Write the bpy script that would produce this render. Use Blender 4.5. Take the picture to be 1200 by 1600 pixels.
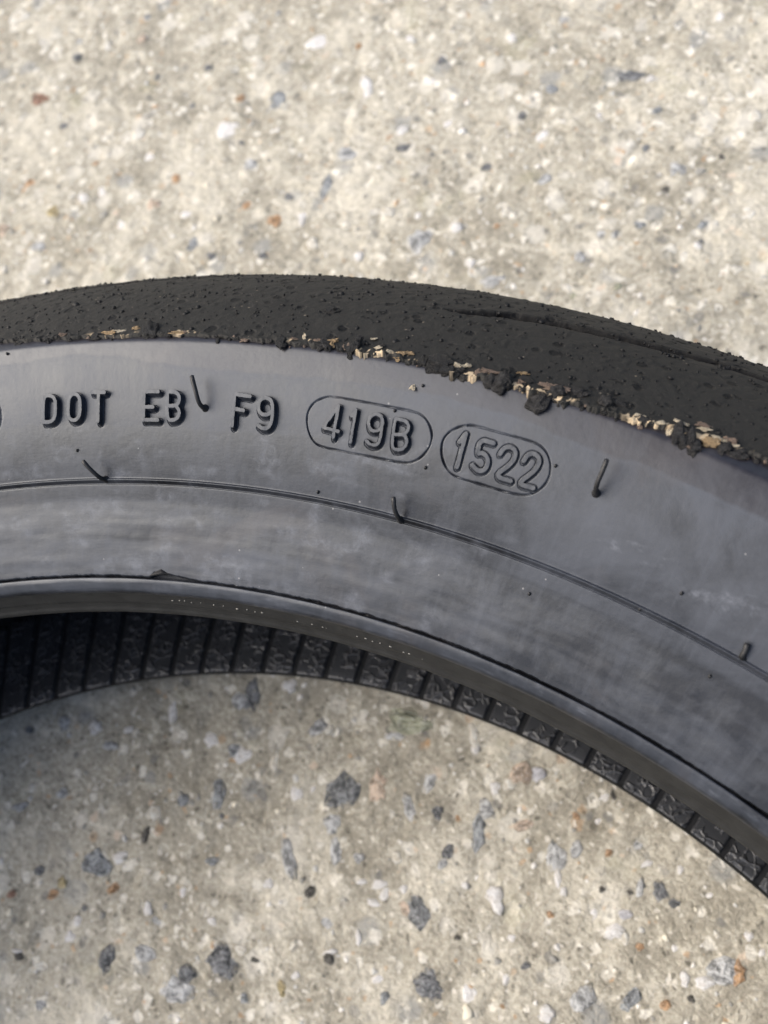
import bpy, bmesh, math
import numpy as np
from mathutils import Matrix, Vector

# ------------------------------------------------------------------ set-up
scene = bpy.context.scene
for ob in list(bpy.data.objects):
    bpy.data.objects.remove(ob, do_unlink=True)
COL = scene.collection
MM = 0.001
ZO = 111.0            # tyre mid-bead datum above the concrete, mm

# camera: hand-held phone, about 28 cm above the concrete
CAM_POS = (0.0, 200.826 * MM, (173.743 + ZO) * MM)
CAM_ROT = ((0.813899, -0.45953, 0.355529), (0.536721, 0.828984, -0.157213), (-0.222483, 0.318776, 0.921349))
cam_d = bpy.data.cameras.new("camera")
cam = bpy.data.objects.new("camera", cam_d)
COL.objects.link(cam)
m4 = Matrix(CAM_ROT).to_4x4()
m4.translation = Vector(CAM_POS)
cam.matrix_world = m4
cam_d.sensor_fit = 'HORIZONTAL'
cam_d.sensor_width = 36.0
cam_d.lens = 36.0 * 1450.0 / 1200.0
cam_d.clip_start = 0.01
cam_d.clip_end = 100.0
cam_d.dof.use_dof = True
cam_d.dof.focus_distance = 0.178
cam_d.dof.aperture_fstop = 23.0
scene.camera = cam

# sky and one soft sun behind thin cloud, coming from the left of the picture
SUN_AZ = math.radians(-146.0)      # compass from +X, counter-clockwise
SUN_EL = math.radians(45.0)
sdir = Vector((math.cos(SUN_AZ) * math.cos(SUN_EL), math.sin(SUN_AZ) * math.cos(SUN_EL), math.sin(SUN_EL)))
world = bpy.data.worlds.new("World")
scene.world = world
world.use_nodes = True
wn = world.node_tree
bg = wn.nodes["Background"]
sky = wn.nodes.new("ShaderNodeTexSky")
sky.sky_type = 'NISHITA'
sky.sun_disc = False
sky.sun_elevation = SUN_EL
sky.sun_rotation = math.atan2(sdir.x, sdir.y)
sky.air_density = 1.0
sky.dust_density = 5.0
sky.ozone_density = 0.3
wn.links.new(sky.outputs["Color"], bg.inputs["Color"])
bg.inputs["Strength"].default_value = 0.09
sun_d = bpy.data.lights.new("sun", 'SUN')
sun_d.energy = 1.5
sun_d.angle = math.radians(50.0)
sun_d.color = (1.0, 0.965, 0.91)
sun = bpy.data.objects.new("sun", sun_d)
COL.objects.link(sun)
sun.rotation_euler = (-sdir).to_track_quat('-Z', 'Y').to_euler()
sun.location = sdir * 3.0

vs = scene.view_settings
vs.view_transform = 'Standard'
vs.look = 'None'
vs.exposure = 1.48
vs.gamma = 1.0
vs.use_curve_mapping = False
scene.render.film_transparent = False

# ------------------------------------------------------------------ traced measurements (mm / degrees on the tyre, mm on the ground)
LETTERS = [('D', 0.72, 1.0, [[(-31.866, 245.3), (-31.721, 250.08), (-31.355, 249.97), (-31.2, 249.53), (-31.137, 248.72), (-31.203, 246.43), (-31.323, 245.6),
(-31.521, 245.21), (-31.866, 245.3)]]), ('O', 0.72, 1.0, [[(-30.462, 248.86), (-30.343, 249.77), (-30.137, 250.06), (-29.962, 249.66), (-29.885, 248.61),
(-29.934, 246.47), (-30.065, 245.5), (-30.3, 245.18), (-30.496, 245.57), (-30.548, 246.43), (-30.462, 248.86)]]), ('T', 0.72, 1.0, [[(-29.271, 250.13),
(-28.654, 250.06)], [(-28.947, 250.09), (-29.051, 244.95)]]), ('E', 0.72, 1.0, [[(-25.996, 250.15), (-26.687, 250.12), (-26.755, 245.15), (-26.034, 245.2)],
[(-26.714, 247.42), (-26.257, 247.44)]]), ('B', 0.72, 1.0, [[(-25.543, 250.15), (-25.154, 250.19), (-24.983, 249.58), (-24.975, 248.46), (-25.128, 247.74),
(-25.553, 247.69)], [(-25.543, 250.15), (-25.583, 245.19), (-25.191, 245.23), (-24.986, 245.91), (-24.957, 246.96), (-25.128, 247.74)]]), ('F', 0.72, 1.0,
[[(-21.611, 250.22), (-22.335, 250.4), (-22.373, 244.94)], [(-22.346, 247.91), (-21.871, 247.72)]]), ('9', 0.72, 1.0, [[(-20.883, 250.31), (-20.647, 250.09),
(-20.519, 249.04), (-20.488, 246.34), (-20.635, 245.26), (-20.916, 244.96), (-21.149, 245.5)], [(-20.883, 250.31), (-21.121, 249.9), (-21.203, 248.88),
(-21.133, 247.77), (-20.933, 247.28), (-20.686, 247.5), (-20.517, 248.25)]]), ('4', 0.62, 0.85, [[(-17.582, 250.68), (-18.108, 246.62), (-17.41, 246.47)],
[(-17.566, 250.7), (-17.605, 245.37)]]), ('1', 0.62, 0.85, [[(-16.786, 250.49), (-16.794, 245.06)], [(-16.797, 250.48), (-16.939, 249.41)]]), ('9', 0.62, 0.85,
[[(-15.554, 249.56), (-15.649, 250.34), (-15.882, 250.45), (-16.1, 249.9), (-16.157, 248.68), (-16.04, 247.8), (-15.798, 247.55), (-15.58, 248.04), (-15.522,
249.16)], [(-15.554, 249.56), (-15.49, 246.2), (-15.638, 245.4), (-15.925, 245.33), (-16.109, 245.78)]]), ('B', 0.62, 0.85, [[(-15.026, 250.3), (-14.579,
250.35), (-14.406, 249.75), (-14.391, 248.8), (-14.536, 248.04), (-14.978, 247.78)], [(-15.026, 250.3), (-14.965, 245.31), (-14.517, 245.56), (-14.352, 246.23),
(-14.337, 247.4), (-14.536, 248.04)]]), ('1', 0.74, 0.45, [[(-12.012, 250.79), (-12.042, 245.3)], [(-12.022, 250.78), (-12.185, 249.29)]]), ('5', 0.74, 0.45,
[[(-10.833, 250.55), (-11.382, 250.58), (-11.376, 248.18), (-11.162, 248.63), (-10.92, 248.17), (-10.812, 247.13), (-10.885, 245.94), (-11.154, 245.59),
(-11.423, 246.24)]]), ('2', 0.74, 0.45, [[(-10.454, 249.23), (-10.364, 250.33), (-10.134, 250.82), (-9.9, 250.42), (-9.832, 249.55), (-9.922, 248.08), (-10.435,
245.62), (-9.731, 245.63)]]), ('2', 0.74, 0.45, [[(-9.462, 249.28), (-9.379, 250.43), (-9.183, 250.89), (-8.932, 250.54), (-8.847, 249.64), (-8.949, 248.03),
(-9.448, 245.52), (-8.766, 245.72)]])]
OVALS = [[(-18.25, 252.19), (-18.68, 251.29), (-18.949, 249.82), (-19.008, 248.04), (-18.886, 246.16), (-18.627, 244.58), (-18.238, 243.74), (-17.032, 243.66),
(-15.842, 243.67), (-14.38, 243.81), (-13.945, 244.37), (-13.569, 245.81), (-13.368, 247.69), (-13.398, 249.59), (-13.667, 251.27), (-14.004, 252.26), (-14.463,
252.51), (-15.689, 252.39), (-17.225, 252.43), (-17.97, 252.4), (-18.25, 252.19)], [(-11.94, 252.54), (-12.332, 251.92), (-12.717, 250.67), (-12.927, 249.18),
(-12.88, 247.1), (-12.622, 245.25), (-12.267, 244.14), (-11.789, 243.8), (-10.777, 243.87), (-9.881, 243.87), (-9.127, 244.15), (-8.749, 244.89), (-8.438,
246.35), (-8.309, 247.98), (-8.384, 249.78), (-8.584, 251.2), (-8.885, 252.29), (-9.288, 252.74), (-9.814, 252.72), (-10.652, 252.57), (-11.461, 252.63),
(-11.94, 252.54)]]
LINE1 = [(-33.979, 257.02), (-32.041, 257.42), (-29.824, 257.85), (-27.639, 256.8), (-26.089, 255.81), (-23.651, 255.16), (-20.972, 254.92), (-18.667, 255.31),
(-15.862, 255.68), (-13.137, 255.91), (-10.465, 255.71), (-7.808, 254.83), (-5.302, 254.91), (-2.87, 254.94), (-0.475, 254.47)]
LINE2 = [(-34.335, 245.1), (-32.297, 245.21), (-30.95, 245.45), (-28.661, 244.23), (-26.054, 244.28), (-23.503, 244.3), (-20.392, 244.54), (-16.522, 245.72),
(-12.891, 247.73), (-10.87, 246.69), (-8.324, 245.66)]
NUBS = [(-33.565, 259.2), (-30.412, 240.36), (-18.116, 236.29), (-13.376, 243.99), (-8.235, 250.19), (-7.587, 230.06), (-1.958, 239.7), (0.435, 230.77),
(-3.121, 234.88), (-15.185, 251.91), (-14.26, 256.98)]
HAIRS = [(-23.846, 248.09, -24.175, 252.29, 5.0), (-29.099, 235.35, -29.694, 237.27, 5.0), (-14.017, 235.01, -14.318, 237.21, 5.0), (-6.397, 248.42, -6.358,
252.34, 6.0), (1.106, 235.61, 1.011, 237.46, 2.0)]
BORDER = [(-34.125, 262.44), (-32.117, 261.52), (-30.048, 261.21), (-27.707, 260.9), (-26.216, 261.15), (-23.825, 261.06), (-21.255, 260.62), (-19.463, 260.66),
(-17.216, 260.4), (-15.013, 260.07), (-12.871, 259.97), (-10.77, 259.76), (-8.267, 260.18), (-5.872, 260.87), (-3.6, 262.11), (-1.843, 263.25)]
GROOVE = [(-15.245, 48.86, 1), (-14.531, 48.68, 5), (-13.562, 47.51, 8), (-12.618, 46.09, 9), (-11.37, 45.21, 9), (-9.358, 44.37, 9), (-7.631, 43.61, 9),
(-6.195, 42.59, 8), (-4.53, 41.55, 7), (-2.982, 41.12, 6)]
BLOBS = [(-26.789, 262.35, 11, 13, 'k'), (-25.804, 261.54, 5, 6, 'k'), (-30.559, 261.64, 6, 5, 'k'), (-20.609, 260.78, 8, 10, 'k'), (-17.605, 261.13, 13, 10,
'k'), (-17.402, 262.79, 7, 9, 'k'), (-13.894, 261.22, 17, 11, 'k'), (-13.423, 260.33, 10, 7, 'k'), (-14.546, 261.05, 6, 6, 'k'), (-11.618, 260.04, 9, 8, 'g'),
(-11.218, 260.59, 14, 12, 'g'), (-9.683, 258.97, 15, 12, 'g'), (-9.177, 261.43, 11, 9, 'g'), (-8.367, 262.74, 11, 7, 'g'), (-7.389, 262.32, 9, 9, 'g'), (-6.823,
263.43, 8, 4, 'g'), (-4.443, 261.5, 9, 14, 'g'), (-4.044, 261.26, 13, 12, 'g'), (-3.774, 260.37, 9, 8, 'g'), (-2.472, 262.53, 14, 7, 'g'), (-2.911, 262.24, 9,
8, 'g'), (-19.401, 271.6, 9, 6, 'k'), (-10.452, 262.08, 10, 6, 'k'), (-5.707, 261.75, 10, 5, 'g'), (-18.805, 261.15, 9, 7, 'g'), (-12.89, 260.94, 8, 5, 'k'),
(-31.678, 261.85, 6, 4, 'k'), (-29.281, 261.3, 8, 5, 'k'), (-33.099, 261.81, 8, 4, 'k')]
FLAKES = [(-28.749, 262.12, 14, 4, 't'), (-28.317, 262.4, 10, 5, 'w'), (-27.577, 263.24, 6, 7, 't'), (-25.378, 261.76, 17, 4, 't'), (-20.712, 261.27, 4, 6,
't'), (-19.747, 262.46, 3, 10, 'w'), (-18.488, 262.53, 8, 5, 't'), (-18.427, 261.29, 4, 6, 't'), (-17.83, 261.46, 7, 6, 'p'), (-16.94, 264.61, 5, 3, 'w'),
(-16.59, 262.35, 6, 5, 'w'), (-16.037, 261.7, 7, 6, 'w'), (-15.581, 261.16, 9, 9, 't'), (-15.29, 262.41, 9, 6, 't'), (-13.08, 261.87, 8, 5, 'w'), (-12.804,
262.3, 6, 4, 'w'), (-12.161, 261.56, 8, 8, 'p'), (-11.893, 262.34, 13, 5, 'p'), (-10.737, 263.83, 8, 4, 't'), (-10.483, 261.85, 8, 6, 'p'), (-9.228, 262.01, 16,
9, 'p'), (-9.611, 262.62, 9, 6, 'p'), (-5.989, 262.22, 7, 4, 'w'), (-5.165, 262.42, 8, 5, 'w'), (-4.823, 261.5, 4, 8, 'w'), (-4.66, 264.05, 10, 4, 'w'), (-4.45,
262.13, 7, 4, 'w'), (-3.969, 265.42, 9, 5, 'p'), (-3.801, 264.52, 9, 4, 'w'), (-3.824, 260.16, 6, 6, 'p'), (-3.35, 262.47, 10, 8, 't'), (-3.245, 263.74, 12, 4,
'w'), (-2.881, 264.11, 10, 7, 'p'), (-2.636, 263.67, 5, 4, 'w'), (-16.52, 263.35, 6, 4, 'g'), (-22.326, 260.65, 7, 4, 'p'), (-20.139, 261.82, 6, 4, 'p'),
(-19.128, 262.19, 5, 5, 'p'), (-30.954, 262.44, 6, 4, 'p'), (-14.65, 256.2, 5, 6, 'w')]
STONES = [(-247.2, 407.0, 5.65, 3.76, 'w'), (-258.4, 355.4, 5.14, 4.92, 'w'), (-214.7, 395.6, 2.68, 5.16, 'w'), (-174.5, 393.0, 2.0, 1.81, 'w'), (-189.6, 383.2,
2.57, 2.44, 'w'), (-138.3, 401.8, 3.06, 2.31, 'w'), (-85.7, 425.8, 3.44, 3.31, 'c'), (-291.3, 308.1, 2.39, 2.61, 'w'), (-249.8, 314.6, 2.52, 2.16, 'w'),
(-204.2, 333.9, 2.09, 3.53, 'w'), (-174.5, 349.6, 3.48, 2.29, 'c'), (-188.2, 358.2, 2.04, 5.93, 'c'), (-146.9, 354.3, 2.37, 2.21, 'w'), (-134.1, 343.9, 1.85,
2.14, 'w'), (-193.4, 325.6, 2.3, 2.58, 'c'), (-282.6, 330.6, 2.07, 2.31, 'w'), (-297.5, 302.0, 2.42, 3.27, 'w'), (-104.9, 472.9, 2.02, 2.71, 'w'), (-116.5,
415.6, 2.04, 2.56, 'c'), (-247.7, 376.8, 4.51, 5.29, 'b'), (-203.2, 349.6, 3.13, 6.01, 'b'), (-214.2, 339.0, 3.71, 2.4, 'd'), (-156.8, 344.7, 5.77, 6.12, 'l'),
(-122.0, 437.5, 7.34, 2.66, 'd'), (-145.7, 421.1, 3.35, 2.4, 'b'), (-280.7, 359.2, 1.78, 2.04, 'd'), (-330.6, 327.3, 2.55, 2.12, 'd'), (-87.1, 398.3, 1.29, 1.6,
'k'), (-76.3, 418.0, 1.27, 1.61, 'k'), (-87.3, 406.9, 3.44, 3.78, 'l'), (-184.7, 376.6, 4.06, 1.8, 'd'), (-106.0, 426.9, 2.01, 1.99, 'b'), (-68.9, 390.7, 2.49,
2.05, 'b'), (-238.9, 304.9, 2.75, 3.6, 'b'), (-286.2, 378.3, 2.4, 2.1, 'd'), (-249.2, 352.4, 2.25, 2.57, 'd'), (-328.1, 299.1, 4.74, 6.85, 'o'), (-352.7, 334.1,
5.27, 3.67, 'r'), (-264.7, 327.0, 2.3, 2.56, 'o'), (-262.7, 370.6, 2.31, 2.34, 'o'), (-228.5, 328.9, 2.17, 2.43, 'o'), (-213.4, 328.2, 3.18, 3.56, 'o'),
(-306.0, 291.4, 3.66, 2.95, 'y'), (-265.7, 312.5, 2.88, 3.15, 'p'), (-321.9, 274.0, 3.12, 3.95, 'p'), (-95.0, 347.9, 1.51, 1.51, 'm'), (-83.1, 357.2, 1.69, 1.5,
'm'), (-150.1, 406.6, 1.93, 2.07, 'd'), (-239.1, 345.6, 3.87, 3.78, 'l'), (-204.5, 365.1, 5.24, 3.67, 'l'), (-294.9, 337.7, 3.02, 4.07, 'c'), (-122.7, 340.5,
4.98, 2.35, 'l'), (-192.9, 417.5, 2.08, 2.24, 'd'), (-150.4, 381.6, 2.4, 2.3, 'd'), (-98.1, 373.3, 1.96, 1.84, 'l'), (-88.2, 382.1, 2.15, 2.09, 'b'), (-85.4,
441.7, 1.94, 1.97, 'c'), (-395.3, 367.9, 4.93, 4.84, 'c'), (-349.9, 359.5, 2.64, 2.25, 'd'), (-326.6, 379.6, 2.55, 2.97, 'p'), (-305.7, 365.4, 1.54, 1.77, 'd'),
(-229.9, 412.0, 1.65, 2.01, 'o'), (-211.3, 422.4, 2.14, 1.98, 'w'), (-172.4, 436.9, 2.26, 2.22, 'w'), (-158.4, 451.9, 1.97, 1.9, 'l'), (-116.7, 463.9, 2.75,
2.73, 'c'), (-73.8, 437.5, 2.53, 2.47, 'c'), (-301.1, 275.0, 3.63, 2.55, 'l'), (-273.0, 299.3, 2.32, 2.51, 'w'), (-227.9, 303.6, 2.43, 2.06, 'd'), (-208.5,
312.6, 2.1, 1.73, 'd'), (-186.2, 338.2, 2.03, 2.3, 'c'), (-173.7, 328.6, 2.23, 1.95, 'w'), (-133.7, 367.6, 2.09, 2.2, 'c'), (-128.0, 385.1, 3.23, 2.79, 'l'),
(-100.6, 362.2, 2.19, 2.6, 'l'), (-101.5, 411.3, 2.21, 1.94, 'd'), (-58.0, 401.1, 2.44, 2.56, 'c'), (-51.6, 379.3, 2.0, 1.97, 'c'), (-68.7, 376.9, 1.86, 2.26,
'c'), (-118.2, 121.7, 1.75, 3.26, 'k'), (-72.2, 167.9, 6.04, 5.65, 'g'), (-63.9, 152.6, 1.98, 4.34, 'l'), (-69.2, 158.9, 2.8, 3.68, 'l'), (-75.8, 107.7, 5.22,
5.18, 'd'), (-82.7, 93.4, 5.69, 4.8, 'l'), (-82.6, 98.3, 3.26, 2.75, 'd'), (-52.7, 149.8, 1.94, 1.05, 'w'), (-47.7, 152.3, 2.69, 1.4, 'w'), (-44.9, 150.9, 1.53,
2.43, 'w'), (-45.9, 147.3, 3.06, 1.21, 'w'), (-33.8, 152.9, 4.85, 4.77, 'g'), (-37.2, 152.0, 3.01, 2.39, 'p'), (-55.0, 134.8, 5.43, 3.45, 'l'), (-49.1, 127.3,
1.92, 1.51, 'k'), (-49.8, 128.9, 2.5, 0.84, 'w'), (-131.7, 70.4, 1.78, 1.28, 'k'), (-133.4, 71.2, 2.23, 0.73, 'w'), (-106.7, 86.8, 2.98, 4.45, 'd'), (-126.9,
106.1, 5.3, 4.58, 'b'), (-121.3, 112.1, 3.07, 1.71, 'w'), (-117.8, 103.7, 2.39, 2.05, 'o'), (-133.7, 90.9, 2.24, 1.89, 'o'), (-145.9, 82.6, 1.83, 1.53, 'r'),
(-154.5, 138.5, 2.8, 2.94, 'w'), (-117.3, 157.5, 3.72, 2.41, 'w'), (-105.7, 159.0, 4.71, 3.36, 'w'), (-108.8, 158.9, 2.59, 2.38, 'b'), (-134.5, 158.0, 2.03,
4.17, 'w'), (-114.2, 176.1, 3.06, 5.78, 'd'), (-116.2, 172.5, 3.06, 2.87, 'l'), (-104.9, 185.4, 2.36, 2.46, 'w'), (-95.4, 163.2, 1.69, 3.9, 'c'), (-83.7, 159.4,
2.06, 2.65, 'w'), (-80.2, 163.0, 1.02, 1.89, 'w'), (-89.5, 179.2, 3.34, 2.76, 'l'), (-105.4, 145.4, 2.78, 4.65, 'b'), (-114.2, 137.4, 2.39, 2.33, 'b'), (-63.1,
174.9, 3.57, 6.36, 'p'), (-51.7, 175.3, 2.52, 4.02, 'l'), (-49.9, 185.2, 3.49, 3.7, 'l'), (-43.9, 178.7, 2.11, 1.99, 'd'), (-75.2, 142.9, 2.63, 5.83, 'l'),
(-76.4, 133.4, 1.82, 1.79, 'w'), (-64.8, 138.6, 1.98, 2.12, 'k'), (-70.1, 131.2, 0.8, 0.7, 'w'), (-97.5, 115.9, 1.26, 1.82, 'w'), (-120.8, 84.6, 1.96, 2.19,
'w'), (-65.1, 196.1, 8.36, 3.87, 'm'), (-67.2, 190.2, 4.01, 1.73, 'l'), (-46.4, 203.3, 1.93, 4.16, 'c'), (-44.6, 201.1, 1.35, 3.0, 'w'), (-30.8, 180.9, 2.61,
6.03, 'b'), (-32.2, 187.4, 3.37, 2.87, 'l'), (-30.5, 178.3, 1.31, 1.23, 'k'), (-33.0, 193.9, 1.88, 1.99, 'w'), (-20.7, 190.0, 4.39, 1.58, 'p'), (-28.8, 201.8,
3.73, 3.64, 'p'), (-24.7, 204.0, 2.41, 2.17, 'v'), (-5.5, 208.9, 1.61, 1.41, 'w'), (-3.8, 210.5, 0.89, 1.58, 'k'), (-8.6, 187.2, 3.22, 4.8, 'l'), (-5.4, 182.3,
1.24, 2.7, 'w'), (-5.3, 192.1, 2.31, 2.4, 'l'), (2.7, 196.2, 1.23, 1.19, 'o'), (7.9, 202.7, 2.6, 2.04, 'l'), (14.3, 192.6, 1.37, 3.64, 'l'), (19.1, 195.2, 2.71,
2.63, 'd'), (23.7, 194.7, 2.35, 1.46, 'd'), (-17.3, 168.2, 2.72, 3.72, 'w'), (6.8, 180.6, 1.73, 2.96, 'w'), (13.8, 179.5, 3.07, 2.26, 'w'), (13.9, 184.5, 2.39,
1.46, 'v'), (16.6, 179.5, 1.53, 2.25, 'c'), (-21.3, 138.4, 4.72, 4.22, 'd'), (-10.4, 143.1, 2.49, 2.87, 'w'), (9.1, 151.3, 2.4, 2.02, 'w'), (14.9, 160.1, 3.73,
3.75, 'l'), (25.0, 167.7, 2.99, 3.72, 'b'), (41.4, 187.2, 4.51, 4.04, 'l'), (44.8, 188.7, 2.24, 3.4, 'o'), (38.8, 181.7, 3.24, 1.7, 'w'), (43.0, 198.2, 1.29,
1.41, 'w'), (20.9, 203.0, 1.01, 1.32, 'w'), (-26.5, 166.4, 1.29, 1.03, 'w'), (-2.6, 180.6, 1.06, 1.5, 'w'), (-24.6, 169.8, 0.92, 1.03, 'w'), (-8.4, 162.2, 1.25,
1.15, 'w'), (3.0, 167.1, 1.05, 0.97, 'w'), (28.9, 184.8, 0.99, 1.26, 'w'), (34.5, 179.6, 1.47, 1.86, 'w'), (47.6, 196.2, 1.28, 1.24, 'w'), (-35.2, 167.4, 2.25,
1.74, 'l'), (-35.5, 171.4, 1.88, 2.46, 'd'), (-9.7, 199.9, 1.44, 1.22, 'o'), (-47.3, 161.5, 1.92, 1.77, 'c'), (-57.0, 155.0, 1.76, 1.78, 'l'), (-40.9, 155.2,
1.52, 1.38, 'w'), (-100.5, 140.6, 1.06, 0.95, 'd'), (-120.0, 128.9, 2.63, 2.72, 'c'), (-161.4, 111.5, 2.35, 1.64, 'c'), (-161.3, 104.4, 2.82, 1.62, 'l'),
(-151.2, 115.7, 2.78, 1.82, 'l'), (-174.8, 125.0, 1.69, 1.93, 'd'), (-165.0, 133.6, 2.38, 2.55, 'l'), (-143.9, 144.4, 1.84, 1.45, 'w'), (-146.5, 136.7, 3.68,
1.65, 'l'), (-142.5, 93.4, 1.82, 1.73, 'd'), (-133.4, 94.9, 2.01, 2.28, 'y'), (-104.3, 105.7, 1.91, 2.0, 'w'), (-100.3, 104.1, 2.11, 1.44, 'l'), (-122.2, 93.6,
1.31, 0.92, 'd'), (-121.6, 89.5, 1.97, 1.65, 'w'), (-124.1, 72.4, 3.5, 1.62, 'c'), (-97.4, 95.4, 3.76, 2.47, 'l'), (-95.2, 128.4, 2.1, 1.48, 'b'), (-84.9,
114.7, 1.85, 1.06, 'w'), (-67.9, 113.8, 1.59, 1.02, 'k'), (-56.2, 112.8, 1.55, 2.17, 'y'), (-54.9, 117.7, 1.55, 1.34, 'w'), (-30.0, 128.3, 1.66, 1.78, 'b'),
(-34.2, 131.3, 2.24, 1.31, 'w'), (-44.9, 137.0, 1.14, 2.37, 'w'), (-64.3, 104.0, 1.77, 1.5, 'b'), (-96.4, 76.0, 2.5, 1.54, 'c'), (-117.1, 64.4, 2.59, 1.75,
'l'), (17.9, 213.0, 1.36, 1.02, 'w'), (12.6, 199.4, 2.06, 1.0, 'w'), (30.4, 201.6, 1.32, 0.81, 'w'), (12.6, 190.5, 1.03, 0.82, 'k'), (37.9, 176.4, 1.14, 0.92,
'k'), (-21.1, 153.5, 1.09, 0.99, 'k'), (5.8, 186.8, 1.04, 0.83, 'k'), (-1.8, 158.0, 1.76, 1.12, 'd'), (-4.5, 152.2, 1.24, 1.44, 'w'), (33.3, 171.3, 1.64, 1.53,
'o'), (21.2, 179.8, 1.68, 1.27, 'o'), (36.1, 194.0, 0.98, 0.95, 'c'), (-2.6, 173.2, 1.41, 1.15, 'o')]

# ------------------------------------------------------------------ helpers
rng = np.random.default_rng(7)


def vnoise(x, y, seed=0):
    """smooth 2-D value noise, -1..1"""
    x = np.asarray(x, float); y = np.asarray(y, float)
    xi = np.floor(x).astype(np.int64); yi = np.floor(y).astype(np.int64)
    fx = x - xi; fy = y - yi
    fx = fx * fx * fx * (fx * (fx * 6 - 15) + 10); fy = fy * fy * fy * (fy * (fy * 6 - 15) + 10)

    def h(a, b):
        n = (a * 374761393 + b * 668265263 + seed * 1274126177) & 0xFFFFFFFF
        n = ((n ^ (n >> 13)) * 1274126177) & 0xFFFFFFFF
        n = (n ^ (n >> 16)) & 0xFFFFFFFF
        n = (n * 2246822519) & 0xFFFFFFFF
        return ((n ^ (n >> 15)) & 0xFFFFFFFF) / 2147483648.0 - 1.0
    a = h(xi, yi); b = h(xi + 1, yi); c = h(xi, yi + 1); d = h(xi + 1, yi + 1)
    return (a * (1 - fx) + b * fx) * (1 - fy) + (c * (1 - fx) + d * fx) * fy


def fbm(x, y, seed=0, octv=4):
    s = 0; a = 1.0; t = 0
    for k in range(octv):
        s = s + a * vnoise(x * 2 ** k, y * 2 ** k, seed + k); t += a; a *= .5
    return s / t


def sstep(a, b, x):
    t = np.clip((x - a) / (b - a), 0, 1)
    return t * t * (3 - 2 * t)


def link(o, parent=None):
    COL.objects.link(o)
    if parent is not None:
        o.parent = parent
    return o


def mesh_obj(name, verts, faces, mat, parent=None, smooth=True, uv=None, col=None):
    """verts in metres (n,3); faces (m,4) or (m,3) int array"""
    me = bpy.data.meshes.new(name)
    verts = np.ascontiguousarray(verts, dtype=np.float32); faces = np.ascontiguousarray(faces, dtype=np.int32)
    me.vertices.add(len(verts)); me.vertices.foreach_set("co", verts.ravel())
    k = faces.shape[1]
    me.loops.add(faces.size); me.loops.foreach_set("vertex_index", faces.ravel())
    me.polygons.add(len(faces))
    me.polygons.foreach_set("loop_start", np.arange(0, faces.size, k, dtype=np.int32))
    me.polygons.foreach_set("loop_total", np.full(len(faces), k, dtype=np.int32))
    me.update(calc_edges=True)
    me.polygons.foreach_set("use_smooth", np.full(len(faces), smooth, dtype=bool))
    if uv is not None:
        l = me.uv_layers.new(name="UVMap")
        l.data.foreach_set("uv", np.ascontiguousarray(uv[faces.ravel()], dtype=np.float32).ravel())
    if col is not None:
        a = me.color_attributes.new("stain", 'FLOAT_COLOR', 'POINT')
        c = np.ones((len(verts), 4), np.float32); c[:, :3] = col
        a.data.foreach_set("color", c.ravel())
    me.materials.append(mat)
    me.validate()
    o = bpy.data.objects.new(name, me)
    return link(o, parent)


def grid_faces(nu, nv, closed=False, flip=False):
    iu = np.arange(nu if closed else nu - 1); iv = np.arange(nv - 1)
    A, B = np.meshgrid(iu, iv, indexing='ij')
    A2 = (A + 1) % nu
    f = np.stack([A * nv + B, A2 * nv + B, A2 * nv + B + 1, A * nv + B + 1], -1).reshape(-1, 4)
    return f[:, ::-1] if flip else f


def rz_to_xyz(phi, r, z):
    p = np.radians(phi)
    return np.stack([r * np.sin(p), r * np.cos(p), z + ZO], -1) * MM


def pgrid(bands, coarse):
    """angles: dense bands (a,b,step), coarse step elsewhere, full circle starting at -198"""
    out = []
    a = -198.0
    for (s, e, st) in bands:
        out.append(np.arange(a, s - coarse * .3, coarse)); out.append(np.arange(s, e - st * .3, st)); a = e
    out.append(np.arange(a, 162.0 - coarse * .3, coarse))
    return np.concatenate(out)


# ------------------------------------------------------------------ node helpers
def new_mat(name):
    m = bpy.data.materials.new(name); m.use_nodes = True
    nt = m.node_tree
    return m, nt, nt.nodes["Principled BSDF"]


def N(nt, typ, **kw):
    n = nt.nodes.new(typ)
    for k, v in kw.items():
        if k in n.inputs.keys():
            n.inputs[k].default_value = v
        else:
            setattr(n, k, v)
    return n


def mixc(nt, fac, a, b, blend='MIX'):
    n = nt.nodes.new("ShaderNodeMix"); n.data_type = 'RGBA'; n.blend_type = blend
    for sock, v in ((n.inputs[0], fac), (n.inputs[6], a), (n.inputs[7], b)):
        if hasattr(v, "is_output"):
            nt.links.new(v, sock)
        else:
            sock.default_value = v if not isinstance(v, tuple) or len(v) == 4 else (*v, 1)
    return n.outputs[2]


def mathn(nt, op, a, b=None, c=None, clamp=False):
    n = nt.nodes.new("ShaderNodeMath"); n.operation = op; n.use_clamp = clamp
    for i, v in enumerate((a, b, c)):
        if v is None:
            continue
        if hasattr(v, "is_output"):
            nt.links.new(v, n.inputs[i])
        else:
            n.inputs[i].default_value = v
    return n.outputs[0]


def mapr(nt, v, a, b, c=0.0, d=1.0, smooth=True):
    n = nt.nodes.new("ShaderNodeMapRange"); n.interpolation_type = 'SMOOTHSTEP' if smooth else 'LINEAR'
    nt.links.new(v, n.inputs[0])
    for i, q in zip((1, 2, 3, 4), (a, b, c, d)):
        n.inputs[i].default_value = q
    return n.outputs[0]


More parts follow.
